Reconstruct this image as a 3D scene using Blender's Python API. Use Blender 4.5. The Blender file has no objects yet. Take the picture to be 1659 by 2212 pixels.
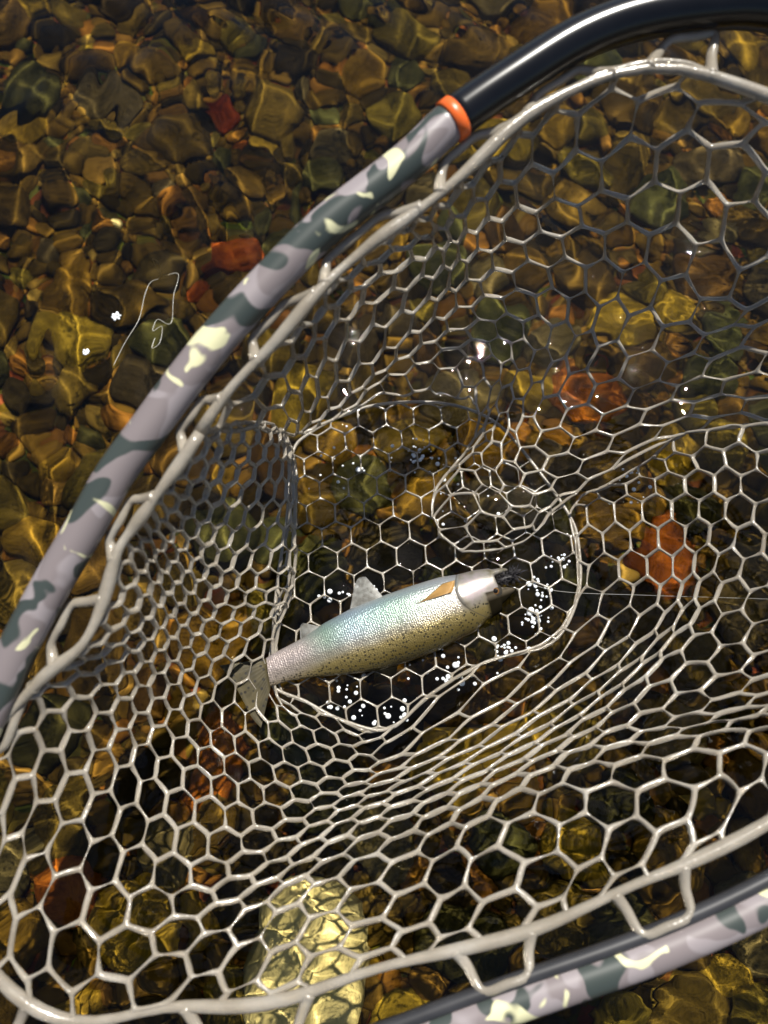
import bpy, bmesh, math, random
import numpy as np
from mathutils import Vector, Matrix

random.seed(7); rng = np.random.default_rng(7)
scene = bpy.context.scene
col = scene.collection

# ---------------------------------------------------------------- camera
F, CX, CY = 1663.0, 829.5, 1106.0          # focal length and centre, in units of a 1659 x 2212 picture
TILT = math.radians(18.0)
CAM = Vector((0, 0, 0.60))
ROT = Matrix.Rotation(TILT, 3, 'X')
cd = bpy.data.cameras.new('camera'); cam = bpy.data.objects.new('camera', cd); col.objects.link(cam)
cam.location = CAM; cam.rotation_euler = (TILT, 0, 0)
cd.sensor_fit = 'VERTICAL'; cd.sensor_height = 36.0; cd.lens = 36.0 * F / 2212.0
cd.clip_start = 0.01; cd.clip_end = 500
cd.dof.use_dof = True; cd.dof.focus_distance = 0.575; cd.dof.aperture_fstop = 4.6
scene.camera = cam

# ---------------------------------------------------------------- sky, sun, exposure
SUN = Vector((0.17, 0.40, 0.90)).normalized()
w = bpy.data.worlds.new('World'); scene.world = w; w.use_nodes = True
nt = w.node_tree; bg = nt.nodes['Background']; sky = nt.nodes.new('ShaderNodeTexSky')
sky.sky_type = 'NISHITA'; sky.sun_disc = False
sky.sun_elevation = math.asin(SUN.z); sky.sun_rotation = math.atan2(SUN.x, SUN.y)
nt.links.new(sky.outputs[0], bg.inputs[0]); bg.inputs[1].default_value = 0.05
sl = bpy.data.lights.new('sun', 'SUN'); sl.energy = 5.0; sl.angle = math.radians(0.53); sl.color = (1, 0.96, 0.88)
sl.cycles.is_caustics_light = True
so = bpy.data.objects.new('sun', sl); col.objects.link(so); so.location = SUN * 6
so.rotation_euler = (-SUN).to_track_quat('-Z', 'Y').to_euler()
vs = scene.view_settings; vs.view_transform = 'Standard'; vs.look = 'None'; vs.gamma = 1; vs.use_curve_mapping = False
vs.exposure = 0.6
cy = scene.cycles
cy.use_denoising = True; cy.denoiser = 'OPENIMAGEDENOISE'
cy.max_bounces = 7; cy.transmission_bounces = 6; cy.glossy_bounces = 3; cy.diffuse_bounces = 2; cy.transparent_max_bounces = 8
cy.caustics_reflective = False; cy.caustics_refractive = True; cy.blur_glossy = 0.3
cy.sample_clamp_indirect = 40.0; cy.use_adaptive_sampling = True; cy.adaptive_threshold = 0.02

# ---------------------------------------------------------------- helpers
def pix(px, py, d):
    """picture point at depth d along the optical axis"""
    return CAM + ROT @ Vector(((px - CX) / F * d, -(py - CY) / F * d, -d))
def pixz(px, py, z):
    """picture point on the level z"""
    r = ROT @ Vector(((px - CX) / F, -(py - CY) / F, -1.0))
    return CAM + r * ((z - CAM.z) / r.z)
def pixbed(px, py, z):
    """picture point on the stream bed at level z, seen through flat water at level 0"""
    r = (ROT @ Vector(((px - CX) / F, -(py - CY) / F, -1.0))).normalized()
    p = CAM + r * (-CAM.z / r.z)
    h = Vector((r.x, r.y, 0)) / 1.33
    q = Vector((h.x, h.y, -math.sqrt(max(0.05, 1 - h.length_squared))))
    return p + q * (z / q.z)

def tag(o, label=None, cat=None, group=None, kind=None):
    if label: o['label'] = label
    if cat: o['category'] = cat
    if group: o['group'] = group
    if kind: o['kind'] = kind
    return o
def empty(name, loc=(0, 0, 0)):
    o = bpy.data.objects.new(name, None); col.objects.link(o); o.location = loc; o.empty_display_size = 0.02
    return o
def link(name, me, mat=None, parent=None, smooth=True, caustic=True):
    o = bpy.data.objects.new(name, me); col.objects.link(o)
    if mat and not me.materials: me.materials.append(mat)
    if smooth and len(me.polygons): me.polygons.foreach_set('use_smooth', [True] * len(me.polygons))
    if parent:
        o.parent = parent; o.matrix_parent_inverse = Matrix.Translation(parent.location).inverted() if parent.type == 'EMPTY' and parent.rotation_euler.to_matrix() == Matrix.Identity(3) else parent.matrix_world.inverted()
    if caustic: o.cycles.is_caustics_receiver = True
    return o
def mesh(name, v, f):
    me = bpy.data.meshes.new(name); me.from_pydata([tuple(p) for p in v], [], [tuple(q) for q in f]); me.update(); return me

def catmull(pts, n, closed=False):
    pts = [np.array(p, float) for p in pts]; out = []
    N = len(pts); segs = N if closed else N - 1
    for k in range(segs):
        if closed: p0, p1, p2, p3 = pts[k - 1], pts[k], pts[(k + 1) % N], pts[(k + 2) % N]
        else: p0, p1, p2, p3 = pts[max(k - 1, 0)], pts[k], pts[k + 1], pts[min(k + 2, N - 1)]
        for i in range(n):
            t = i / n
            out.append(0.5 * ((2 * p1) + (-p0 + p2) * t + (2 * p0 - 5 * p1 + 4 * p2 - p3) * t * t + (-p0 + 3 * p1 - 3 * p2 + p3) * t ** 3))
    if not closed: out.append(pts[-1])
    return np.array(out)

def tube(path, rad, sides=10, closed=False, cap=True, wob=0.0):
    """vertices and faces of a tube along path; rad is a number or one per point"""
    P = np.asarray(path, float); n = len(P)
    R = np.full(n, rad) if np.isscalar(rad) else np.asarray(rad, float)
    if closed: T = np.roll(P, -1, 0) - np.roll(P, 1, 0)
    else: T = np.gradient(P, axis=0)
    T /= np.linalg.norm(T, axis=1)[:, None] + 1e-12
    up = np.array([0.13, 0.21, 0.97]); 
    if abs(T[0] @ up) > 0.9: up = np.array([1., 0.1, 0.])
    nrm = up - T[0] * (up @ T[0]); nrm /= np.linalg.norm(nrm)
    V = []
    for i in range(n):
        nrm = nrm - T[i] * (nrm @ T[i]); nrm /= np.linalg.norm(nrm) + 1e-12
        b = np.cross(T[i], nrm)
        for s in range(sides):
            a = 2 * math.pi * s / sides
            r = R[i] * (1 + wob * (rng.random() - .5))
            V.append(P[i] + (nrm * math.cos(a) + b * math.sin(a)) * r)
    Fc = []
    for i in range(n if closed else n - 1):
        j = (i + 1) % n
        for s in range(sides):
            t = (s + 1) % sides
            Fc.append((i * sides + s, i * sides + t, j * sides + t, j * sides + s))
    if cap and not closed:
        Fc.append(tuple(range(sides))[::-1]); Fc.append(tuple((n - 1) * sides + s for s in range(sides)))
    return V, Fc
def tube_mesh(name, path, rad, **k):
    return mesh(name, *tube(path, rad, **k))

# ---------------------------------------------------------------- materials
def mat(name):
    m = bpy.data.materials.new(name); m.use_nodes = True
    return m, m.node_tree, m.node_tree.nodes['Principled BSDF']
def N(nt, typ, **k):
    n = nt.nodes.new(typ)
    for a, b in k.items():
        if a in n.inputs: n.inputs[a].default_value = b
        else: setattr(n, a, b)
    return n
def ramp(nt, fac, stops, interp='LINEAR'):
    r = nt.nodes.new('ShaderNodeValToRGB'); r.color_ramp.interpolation = interp
    e = r.color_ramp.elements
    while len(e) < len(stops): e.new(0.5)
    for q, (p, c) in zip(e, stops): q.position = p; q.color = (*c, 1) if len(c) == 3 else c
    nt.links.new(fac, r.inputs[0]); return r.outputs[0]
def mix(nt, fac, a, b, typ='MIX'):
    m = nt.nodes.new('ShaderNodeMix'); m.data_type = 'RGBA'; m.blend_type = typ
    for s, v in ((0, fac), (6, a), (7, b)):
        if hasattr(v, 'links') or hasattr(v, 'node'): nt.links.new(v, m.inputs[s])
        else: m.inputs[s].default_value = v if s == 0 else (*v, 1)
    return m.outputs[2]
def math_(nt, op, a, b=0.0, c=None):
    m = nt.nodes.new('ShaderNodeMath'); m.operation = op
    for i, v in enumerate((a, b) if c is None else (a, b, c)):
        if hasattr(v, 'node'): nt.links.new(v, m.inputs[i])
        else: m.inputs[i].default_value = v
    return m.outputs[0]
def bump(nt, h, strength, dist, bsdf):
    b = nt.nodes.new('ShaderNodeBump'); b.inputs['Strength'].default_value = strength; b.inputs['Distance'].default_value = dist
    nt.links.new(h, b.inputs['Height']); nt.links.new(b.outputs[0], bsdf.inputs['Normal'])

def stone_mat(name, c1, c2, c3, spots=0.35):
    m, nt, b = mat(name); L = nt.links
    tc = N(nt, 'ShaderNodeTexCoord'); oi = N(nt, 'ShaderNodeObjectInfo')
    off = N(nt, 'ShaderNodeVectorMath', operation='ADD'); sc = N(nt, 'ShaderNodeVectorMath', operation='SCALE')
    L.new(oi.outputs['Random'], sc.inputs['Scale']); sc.inputs[0].default_value = (37, 51, 23)
    L.new(tc.outputs['Object'], off.inputs[0]); L.new(sc.outputs[0], off.inputs[1])
    n1 = N(nt, 'ShaderNodeTexNoise', Scale=1.6, Detail=4.0, Roughness=0.62); L.new(off.outputs[0], n1.inputs['Vector'])
    n2 = N(nt, 'ShaderNodeTexNoise', Scale=9.0, Detail=5.0, Roughness=0.7); L.new(off.outputs[0], n2.inputs['Vector'])
    c = ramp(nt, n1.outputs[0], [(0.3, c1), (0.52, c2), (0.72, c3)])
    c = mix(nt, math_(nt, 'MULTIPLY', ramp(nt, n2.outputs[0], [(0.45, (0, 0, 0)), (0.62, (1, 1, 1))]), spots), c, tuple(x * 0.35 for x in c1))
    hs = N(nt, 'ShaderNodeHueSaturation'); L.new(c, hs.inputs['Color'])
    L.new(math_(nt, 'MULTIPLY_ADD', oi.outputs['Random'], 0.9, 0.55), hs.inputs['Value'])
    L.new(math_(nt, 'MULTIPLY_ADD', oi.outputs['Random'], 0.04, 0.48), hs.inputs['Hue'])
    L.new(hs.outputs[0], b.inputs['Base Color']); b.inputs['Roughness'].default_value = 0.8
    b.inputs['Specular IOR Level'].default_value = 0.1
    bump(nt, n2.outputs[0], 0.35, 0.15, b)
    return m
STONE = {
 'olive': stone_mat('olive stone', (.050, .041, .012), (.10, .078, .021), (.155, .118, .033)),
 'ochre': stone_mat('ochre stone', (.11, .075, .014), (.21, .145, .028), (.30, .21, .045)),
 'brown': stone_mat('brown stone', (.062, .043, .014), (.115, .078, .024), (.17, .112, .036)),
 'green': stone_mat('dark green stone', (.028, .034, .018), (.055, .062, .032), (.085, .09, .045), .2),
 'grey': stone_mat('grey stone', (.05, .045, .035), (.10, .088, .062), (.16, .14, .10)),
 'rust': stone_mat('rust red stone', (.13, .030, .008), (.24, .062, .014), (.30, .10, .025)),
 'dark': stone_mat('black brown stone', (.016, .013, .009), (.030, .024, .015), (.05, .04, .022), .1),
 'cream': stone_mat('cream stone', (.66, .66, .52), (.78, .78, .64), (.84, .84, .72), .10),
}

m_bed, nt, b = mat('silty gravel bed')
tc = N(nt, 'ShaderNodeTexCoord')
v1 = N(nt, 'ShaderNodeTexVoronoi', Scale=70.0); nt.links.new(tc.outputs['Object'], v1.inputs['Vector'])
n1 = N(nt, 'ShaderNodeTexNoise', Scale=9.0, Detail=6.0, Roughness=0.65); nt.links.new(tc.outputs['Object'], n1.inputs['Vector'])
cvar = ramp(nt, n1.outputs[0], [(0.3, (.035, .024, .008)), (0.5, (.08, .052, .016)), (0.7, (.15, .095, .03))])
c2 = mix(nt, 0.5, cvar, v1.outputs['Color'], 'SOFT_LIGHT')
nt.links.new(c2, b.inputs['Base Color']); b.inputs['Roughness'].default_value = 0.9; b.inputs['Specular IOR Level'].default_value = 0.1
bump(nt, v1.outputs['Distance'], 0.8, 0.012, b)

m_gravel, nt, b = mat('mixed gravel')
at = N(nt, 'ShaderNodeAttribute', attribute_name='tone')
cc = ramp(nt, at.outputs['Fac'], [(0.0, (.02, .016, .009)), (0.2, (.06, .045, .015)), (0.45, (.11, .075, .02)), (0.7, (.17, .11, .028)), (0.85, (.22, .10, .025)), (1.0, (.26, .20, .07))])
tc = N(nt, 'ShaderNodeTexCoord'); n1 = N(nt, 'ShaderNodeTexNoise', Scale=160.0, Detail=3.0); nt.links.new(tc.outputs['Object'], n1.inputs['Vector'])
cc = mix(nt, 0.6, cc, ramp(nt, n1.outputs[0], [(.3, (.35, .35, .35)), (.7, (.9, .9, .9))]), 'MULTIPLY')
nt.links.new(cc, b.inputs['Base Color']); b.inputs['Roughness'].default_value = 0.85; b.inputs['Specular IOR Level'].default_value = 0.1

# water: clear, slightly tea-coloured
m_water = bpy.data.materials.new('stream water'); m_water.use_nodes = True; nt = m_water.node_tree
nt.nodes.remove(nt.nodes['Principled BSDF']); out = nt.nodes['Material Output']
rf = N(nt, 'ShaderNodeBsdfRefraction', IOR=1.33, Roughness=0.0); rf.inputs['Color'].default_value = (.97, .86, .56, 1)
gl = N(nt, 'ShaderNodeBsdfGlossy', Roughness=0.0); fr = N(nt, 'ShaderNodeFresnel', IOR=1.33); mx = N(nt, 'ShaderNodeMixShader')
nt.links.new(fr.outputs[0], mx.inputs[0]); nt.links.new(rf.outputs[0], mx.inputs[1]); nt.links.new(gl.outputs[0], mx.inputs[2]); nt.links.new(mx.outputs[0], out.inputs[0])

# clear rubber of the net bag
m_rubber, nt, b = mat('wet clear rubber')
tc = N(nt, 'ShaderNodeTexCoord'); n1 = N(nt, 'ShaderNodeTexNoise', Scale=45.0, Detail=4.0); nt.links.new(tc.outputs['Object'], n1.inputs['Vector'])
nt.links.new(ramp(nt, n1.outputs[0], [(0.3, (.42, .365, .285)), (0.55, (.53, .475, .39)), (0.8, (.64, .60, .53))]), b.inputs['Base Color'])
b.inputs['Roughness'].default_value = 0.22; b.inputs['IOR'].default_value = 1.45
b.inputs['Transmission Weight'].default_value = 0.55
b.inputs['Coat Weight'].default_value = 0.6; b.inputs['Coat Roughness'].default_value = 0.06
n2 = N(nt, 'ShaderNodeTexNoise', Scale=420.0, Detail=2.0); nt.links.new(tc.outputs['Object'], n2.inputs['Vector'])
bump(nt, n2.outputs[0], 0.25, 0.001, b)

# camouflage print on the frame
m_camo, nt, b = mat('camouflage tube'); L = nt.links
tc = N(nt, 'ShaderNodeTexCoord')
def blot(scale, loc, lo, hi, dist=0.6):
    mp = N(nt, 'ShaderNodeMapping'); mp.inputs['Location'].default_value = loc; L.new(tc.outputs['Object'], mp.inputs['Vector'])
    n = N(nt, 'ShaderNodeTexNoise', Scale=scale, Detail=1.0, Distortion=dist); L.new(mp.outputs[0], n.inputs['Vector'])
    return ramp(nt, n.outputs[0], [(lo, (0, 0, 0)), (hi, (1, 1, 1))])
c = mix(nt, blot(40, (3, 1, 2), .50, .54), (.185, .158, .160), (.255, .225, .232))
c = mix(nt, blot(36, (2.3, 6.1, 4.7), .545, .57), c, (.040, .050, .046))
c = mix(nt, blot(44, (1, 9, 5), .635, .66, .9), c, (.60, .58, .36))
L.new(c, b.inputs['Base Color']); b.inputs['Roughness'].default_value = 0.38; b.inputs['Specular IOR Level'].default_value = 0.45

def plain(name, c, rough, metal=0.0, spec=0.5, trans=0.0):
    m, nt, b = mat(name); tc = N(nt, 'ShaderNodeTexCoord')
    n = N(nt, 'ShaderNodeTexNoise', Scale=60.0, Detail=4.0); nt.links.new(tc.outputs['Object'], n.inputs['Vector'])
    nt.links.new(ramp(nt, n.outputs[0], [(.3, tuple(x * .8 for x in c)), (.7, tuple(min(1, x * 1.15) for x in c))]), b.inputs['Base Color'])
    b.inputs['Roughness'].default_value = rough; b.inputs['Metallic'].default_value = metal; b.inputs['Specular IOR Level'].default_value = spec
    b.inputs['Transmission Weight'].default_value = trans
    return m
m_black = plain('black gloss tube', (.006, .006, .007), 0.22)
m_channel = plain('charcoal channel', (.03, .03, .033), 0.4)
m_orange = plain('orange ring', (.75, .13, .02), 0.35)
m_cork = plain('dark handle grip', (.05, .045, .045), 0.7)
m_bubble = plain('white air bubble', (.80, .83, .84), 0.12)
m_line = plain('clear fishing line', (.7, .68, .6), 0.2, trans=0.4)
m_fly = plain('black fly hackle', (.012, .010, .012), 0.6)

# ---------------------------------------------------------------- stream bed
BEDZ = -0.185
def spread(lo, hi, step, far, n=16):
    core = np.arange(lo, hi + 1e-6, step); g = np.geomspace(step * 1.5, far, n)
    return np.concatenate([lo - g[::-1], core, hi + g])
def grid_mesh(name, xs, ys, zf):
    X, Y = np.meshgrid(xs, ys); Z = zf(X, Y); nx, ny = len(xs), len(ys)
    co = np.stack([X, Y, Z], -1).reshape(-1, 3).astype(np.float32)
    i = np.arange((ny - 1) * (nx - 1)); r, c = i // (nx - 1), i % (nx - 1); a = r * nx + c
    q = np.stack([a, a + 1, a + nx + 1, a + nx], 1).astype(np.int32)
    me = bpy.data.meshes.new(name); me.vertices.add(len(co)); me.vertices.foreach_set('co', co.ravel())
    me.loops.add(q.size); me.loops.foreach_set('vertex_index', q.ravel())
    me.polygons.add(len(q)); me.polygons.foreach_set('loop_start', np.arange(len(q), dtype=np.int32) * 4)
    me.polygons.foreach_set('loop_total', np.full(len(q), 4, np.int32)); me.update(calc_edges=True); me.validate(); return me
def bedz(x, y):
    return BEDZ - 0.012 + 0.006 * np.sin(7.1 * x + 1) * np.cos(6.3 * y) + 0.004 * np.sin(19 * x + 13 * y)
bed = link('stream_bed', grid_mesh('stream_bed', spread(-.8, .8, .02, 30), spread(-.5, 1.3, .02, 30), bedz), m_bed); tag(bed, kind='structure')

# ---------------------------------------------------------------- water surface
r_ = np.random.default_rng(21)
def waves(n, lo, hi, mean, sd, amp):
    o = []
    for k in range(n):
        lam = r_.uniform(lo, hi); th = r_.normal(mean, sd); kk = 2 * math.pi / lam
        o.append((kk * math.cos(th), kk * math.sin(th), amp * lam * r_.uniform(.7, 1.3), r_.uniform(0, 6.28)))
    return o
SWELL = waves(14, .045, .11, .1, .7, .0042)            # gentle undulation
CREST1 = waves(9, .065, .12, .05, .38, 1.0)           # long wandering crests, mostly along the stream
CREST2 = waves(10, .06, .11, 1.2, 1.2, 1.0)           # cross crests
RV = waves(14, .009, .022, 1.45, .45, .0075)          # fine ripples near the net
def field(x, y, W):
    s = np.zeros_like(x); gx = np.zeros_like(x); gy = np.zeros_like(x)
    for kx, ky, a, p in W:
        f = kx * x + ky * y + p; s += a * np.sin(f); c = a * np.cos(f); gx += c * kx; gy += c * ky
    return s, np.sqrt(gx * gx + gy * gy)
def crest(x, y, W, width, curv):
    """narrow rounded crests along the zero lines of a random field"""
    s, g = field(x, y, W); d = s / np.sqrt(g * g + .25 * np.mean(g * g))
    return .5 * curv * width ** 2 * np.exp(-(d / width) ** 2)
def water(x, y):
    wx = x + .010 * np.sin(23 * y + 2) + .004 * np.sin(61 * y + 5 * x); wy = y + .010 * np.sin(19 * x)
    z = field(wx, wy, SWELL)[0]
    v = .75 + .35 * np.sin(13 * x + 7 * y) * np.sin(11 * y - 4 * x + 1)
    z = z + v * crest(wx, wy, CREST1, .0110, CURV1) + crest(wx, wy, CREST2, .0082, CURV2)
    edge = np.exp(-np.maximum(0, np.maximum(np.abs(x) - .75, np.abs(y - .4) - .9)) ** 2 / .01)
    m = 1 / (1 + np.exp(-((x + .06) * .9 - (y - .18) * 1.0) / .05))     # inside and below the net
    rp = field(wx, wy, RV)[0]
    env = .55 + .45 * np.sin(23 * x + 1.3) * np.sin(17 * y + .4)
    for px, py, rad in ((870, 860, .05), (1380, 1050, .05)):            # stirred water inside the bag
        q = pixz(px, py, 0); m = np.maximum(m, .8 * np.exp(-((x - q.x) ** 2 + (y - q.y) ** 2) / rad ** 2))
    return (z * (1 - .3 * m) + rp * m * env) * edge
CURV1, CURV2 = 30.0, 15.0
wat = link('water', grid_mesh('water', spread(-.62, .62, .0032, 30), spread(-.36, 1.12, .0032, 30), water), m_water, caustic=False); tag(wat, kind='structure')
wat.cycles.is_caustics_caster = True

# ---------------------------------------------------------------- stones
from mathutils import noise as mn
def stone_mesh(seed, lump=.28, sub=3):
    bm = bmesh.new(); bmesh.ops.create_icosphere(bm, subdivisions=sub, radius=1)
    o = Vector((seed * 7.3, seed * 3.1, seed * 1.7))
    for v in bm.verts:
        p = v.co.normalized()
        q = Vector([math.copysign(abs(c) ** .82, c) for c in p])
        d = 1 + lump * mn.noise(p * 1.1 + o) + lump * .35 * mn.noise(p * 2.6 + o) + .05 * mn.noise(p * 6 + o)
        v.co = q * d
    me = bpy.data.meshes.new('stone'); bm.to_mesh(me); bm.free(); me.polygons.foreach_set('use_smooth', [True] * len(me.polygons)); return me
SM = [stone_mesh(i + 1, .22 + .02 * (i % 8)) for i in range(14)]
smcache = {}
def stone(x, y, rx, ry, rz, kind, ang=None, sink=.35):
    k = random.randrange(len(SM))
    if (k, kind) not in smcache:
        me = SM[k].copy(); me.materials.append(STONE[kind]); smcache[(k, kind)] = me
    o = bpy.data.objects.new('river_stone', smcache[(k, kind)]); col.objects.link(o)
    o.scale = (rx, ry, rz); o.rotation_euler = (random.uniform(-.15, .15), random.uniform(-.15, .15), random.uniform(0, 6.28) if ang is None else ang)
    o.location = (x, y, float(bedz(np.array(x), np.array(y))) + rz * sink)
    o.cycles.is_caustics_receiver = True
    return o
placed = []      # x, y, r
PXM = 0.00046    # metres per picture unit on the bed
special = [  # cx, cy, rx, ry (units of half a picture pixel), kind, height, label
 (125, 400, 128, 172, 'green', .62, 'large dark green boulder with pale wavy light lines'),
 (1000, 1110, 150, 112, 'rust', .5, 'large rust red stone beside the camouflage frame'),
 (870, 1250, 75, 50, 'rust', .5, 'small rust red stone touching the large red stone'),
 (320, 1250, 112, 150, 'ochre', .45, 'large ochre stone with mottled face beside a black stone'),
 (150, 1345, 62, 60, 'dark', .7, 'round black stone against the large mottled ochre stone'),
 (470, 1045, 45, 65, 'dark', .6, 'black oblong stone below a small bright yellow pebble'),
 (495, 965, 32, 32, 'cream', .5, 'small bright yellow pebble above a black oblong stone'),
 (1340, 4140, 215, 265, 'cream', .62, 'big pale cream boulder under water below the net mesh'),
 (1090, 350, 98, 90, 'ochre', .55, 'square ochre stone between brown cobbles in open water'),
 (845, 195, 78, 60, 'ochre', .6, 'flat yellow ochre stone above the brown block'),
 (1270, 880, 50, 125, 'green', .6, 'long narrow dark green stone near the frame'),
 (850, 420, 92, 108, 'brown', .6, 'brown blocky stone with an amber sunlit edge'),
]
for cx_, cy_, rx, ry, kd, hz, lab in special:
    p = pixbed(cx_ * .5, cy_ * .5, BEDZ)
    s = .00023
    o = stone(p.x, p.y, rx * s, ry * s * 1.05, min(rx, ry) * s * hz * 1.2, kd, ang=random.uniform(-.25, .25), sink=.45)
    o.name = 'river_stone' if kd != 'cream' or rx < 100 else 'cream_boulder'
    tag(o, lab, 'stone')
    placed.append((p.x, p.y, .5 * (rx + ry) * s * .93))
manual = [(380,270,85,70,'brown'),(360,195,70,30,'ochre'),(330,365,60,50,'brown'),(770,600,110,112,'olive'),(1060,780,92,100,'brown'),(1075,615,48,36,'rust'),
 (1155,610,36,46,'ochre'),(1310,380,62,92,'grey'),(1560,320,92,100,'ochre'),(1390,500,82,60,'green'),(610,970,70,60,'brown'),(720,955,42,70,'olive'),
 (340,850,50,60,'green'),(360,985,50,80,'green'),(60,900,112,132,'olive'),(270,650,55,60,'olive'),(375,655,52,65,'olive'),(600,715,80,70,'brown'),(425,800,80,60,'olive'),
 (690,800,50,60,'grey'),(930,940,45,60,'brown'),(1110,945,60,72,'green'),(900,545,38,70,'olive'),(850,60,72,50,'brown'),(560,60,60,80,'olive'),(1010,55,50,60,'olive'),
 (430,100,62,60,'olive'),(205,250,62,60,'brown'),(560,480,60,62,'olive'),(690,440,70,50,'brown'),(450,540,75,70,'olive'),(1230,600,40,80,'brown'),(1440,640,92,100,'grey'),
 (1390,180,60,70,'brown'),(1090,205,80,60,'green'),(790,1060,50,60,'brown'),(810,1350,90,85,'brown'),(90,170,60,50,'green'),(1450,60,70,70,'olive'),(1250,120,60,70,'brown'),
 (200,1080,60,80,'grey'),(90,1180,70,70,'olive'),(60,1500,70,60,'brown'),(230,2010,62,64,'ochre'),(110,1840,75,60,'olive'),(60,2020,70,60,'dark'),(380,1890,60,60,'green'),
 (540,1560,70,80,'olive'),(230,620,45,45,'green'),(30,620,60,50,'brown'),(650,260,70,70,'brown'),(720,330,50,45,'olive'),(1170,1170,60,60,'olive')]
CLS = {'olive': 'rounded olive brown cobble on the stream bed', 'ochre': 'yellow ochre cobble on the stream bed', 'brown': 'warm brown cobble on the stream bed',
       'green': 'dark green cobble on the stream bed', 'grey': 'grey brown cobble on the stream bed', 'rust': 'rust coloured small cobble on the stream bed', 'dark': 'blackish cobble on the stream bed', 'cream': 'pale pebble on the stream bed'}
nst = len(special)
def cobble(x, y, rx, ry, kd, hz=None):
    global nst
    o = stone(x, y, rx, ry, min(rx, ry) * (hz or random.uniform(.5, .75)), kd, sink=random.uniform(.2, .5))
    tag(o, CLS[kd], 'stone', kd + ' cobbles'); nst += 1; return o
for cx_, cy_, rx, ry, kd in manual:
    p = pixbed(cx_ * .5, cy_ * .5, BEDZ); s = .00023
    o = cobble(p.x, p.y, rx * s, ry * s, kd); o.rotation_euler.z = random.uniform(-.3, .3)
    placed.append((p.x, p.y, .5 * (rx + ry) * s * .9))
PA = np.array(placed)
kinds = ['olive'] * 9 + ['brown'] * 8 + ['ochre'] * 6 + ['green'] * 4 + ['grey'] * 3 + ['rust'] * 1 + ['dark'] * 2
corners = [pixbed(-60, -60, BEDZ), pixbed(1720, -60, BEDZ), pixbed(1720, 2270, BEDZ), pixbed(-60, 2270, BEDZ)]
def inview(x, y):
    s = True
    for a, b_ in zip(corners, corners[1:] + corners[:1]):
        if (b_.x - a.x) * (y - a.y) - (b_.y - a.y) * (x - a.x) > 0: s = False
    return s
for lo, hi, tries in ((.026, .036, 2500), (.018, .026, 6000), (.013, .018, 12000)):
    for _ in range(tries):
        if nst >= 300: break
        x, y = random.uniform(-.62, .62), random.uniform(-.36, 1.10)
        if not inview(x, y): continue
        r = random.uniform(lo, hi)
        if np.any((PA[:, 0] - x) ** 2 + (PA[:, 1] - y) ** 2 < ((PA[:, 2] + r) * .86) ** 2): continue
        a = random.uniform(.75, 1.2)
        cobble(x, y, r * a, r / a, random.choice(kinds))
        PA = np.vstack([PA, (x, y, r)])
# loose gravel between and around the cobbles: one mass
protos = []
for i in range(10):
    me = stone_mesh(i + 40, .35, 2); v = np.array([p.co[:] for p in me.vertices]); f = np.array([p.vertices[:] for p in me.polygons]); protos.append((v, f))
GV, GF, GT, base = [], [], [], 0
cnt = 0
for _ in range(60000):
    if cnt >= 3600: break
    x, y = random.uniform(-.8, .8), random.uniform(-.5, 1.25)
    r = random.uniform(.0045, .015) if inview(x, y) else random.uniform(.012, .03)
    if np.any((PA[:, 0] - x) ** 2 + (PA[:, 1] - y) ** 2 < (PA[:, 2] * .88 + r * .5) ** 2): continue
    if r > .009: PA = np.vstack([PA, (x, y, r)])
    v, f = protos[cnt % 10]; a = random.uniform(0, 6.28); c_, s_ = math.cos(a), math.sin(a)
    q = v * np.array([r * random.uniform(.8, 1.25), r * random.uniform(.8, 1.2), r * random.uniform(.5, .8)])
    q = np.stack([q[:, 0] * c_ - q[:, 1] * s_ + x, q[:, 0] * s_ + q[:, 1] * c_ + y, q[:, 2] + float(bedz(np.array(x), np.array(y))) + r * .2], 1)
    GV.append(q); GF.append(f + base); base += len(q); GT.append(np.full(len(q), random.random())); cnt += 1
gm = bpy.data.meshes.new('gravel'); GVa = np.concatenate(GV).astype(np.float32); GFa = np.concatenate(GF).astype(np.int32)
gm.vertices.add(len(GVa)); gm.vertices.foreach_set('co', GVa.ravel()); gm.loops.add(GFa.size); gm.loops.foreach_set('vertex_index', GFa.ravel())
gm.polygons.add(len(GFa)); gm.polygons.foreach_set('loop_start', np.arange(len(GFa), dtype=np.int32) * 3); gm.polygons.foreach_set('loop_total', np.full(len(GFa), 3, np.int32)); gm.update(calc_edges=True)
ta = gm.attributes.new('tone', 'FLOAT', 'POINT'); ta.data.foreach_set('value', np.concatenate(GT).astype(np.float32))
tag(link('gravel', gm, m_gravel), 'small loose amber gravel filling the gaps between cobbles', 'gravel', kind='stuff')

# ---------------------------------------------------------------- landing net
ZF = 0.005                      # level of the bag's floor, just under the water
DR = 0.42                        # depth of the frame
hub = pix(1000, 1150, DR)
net = empty('landing_net', (hub.x, hub.y, ZF))
tag(net, 'camouflage framed landing net with clear rubber mesh bag holding a trout', 'landing net')

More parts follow.
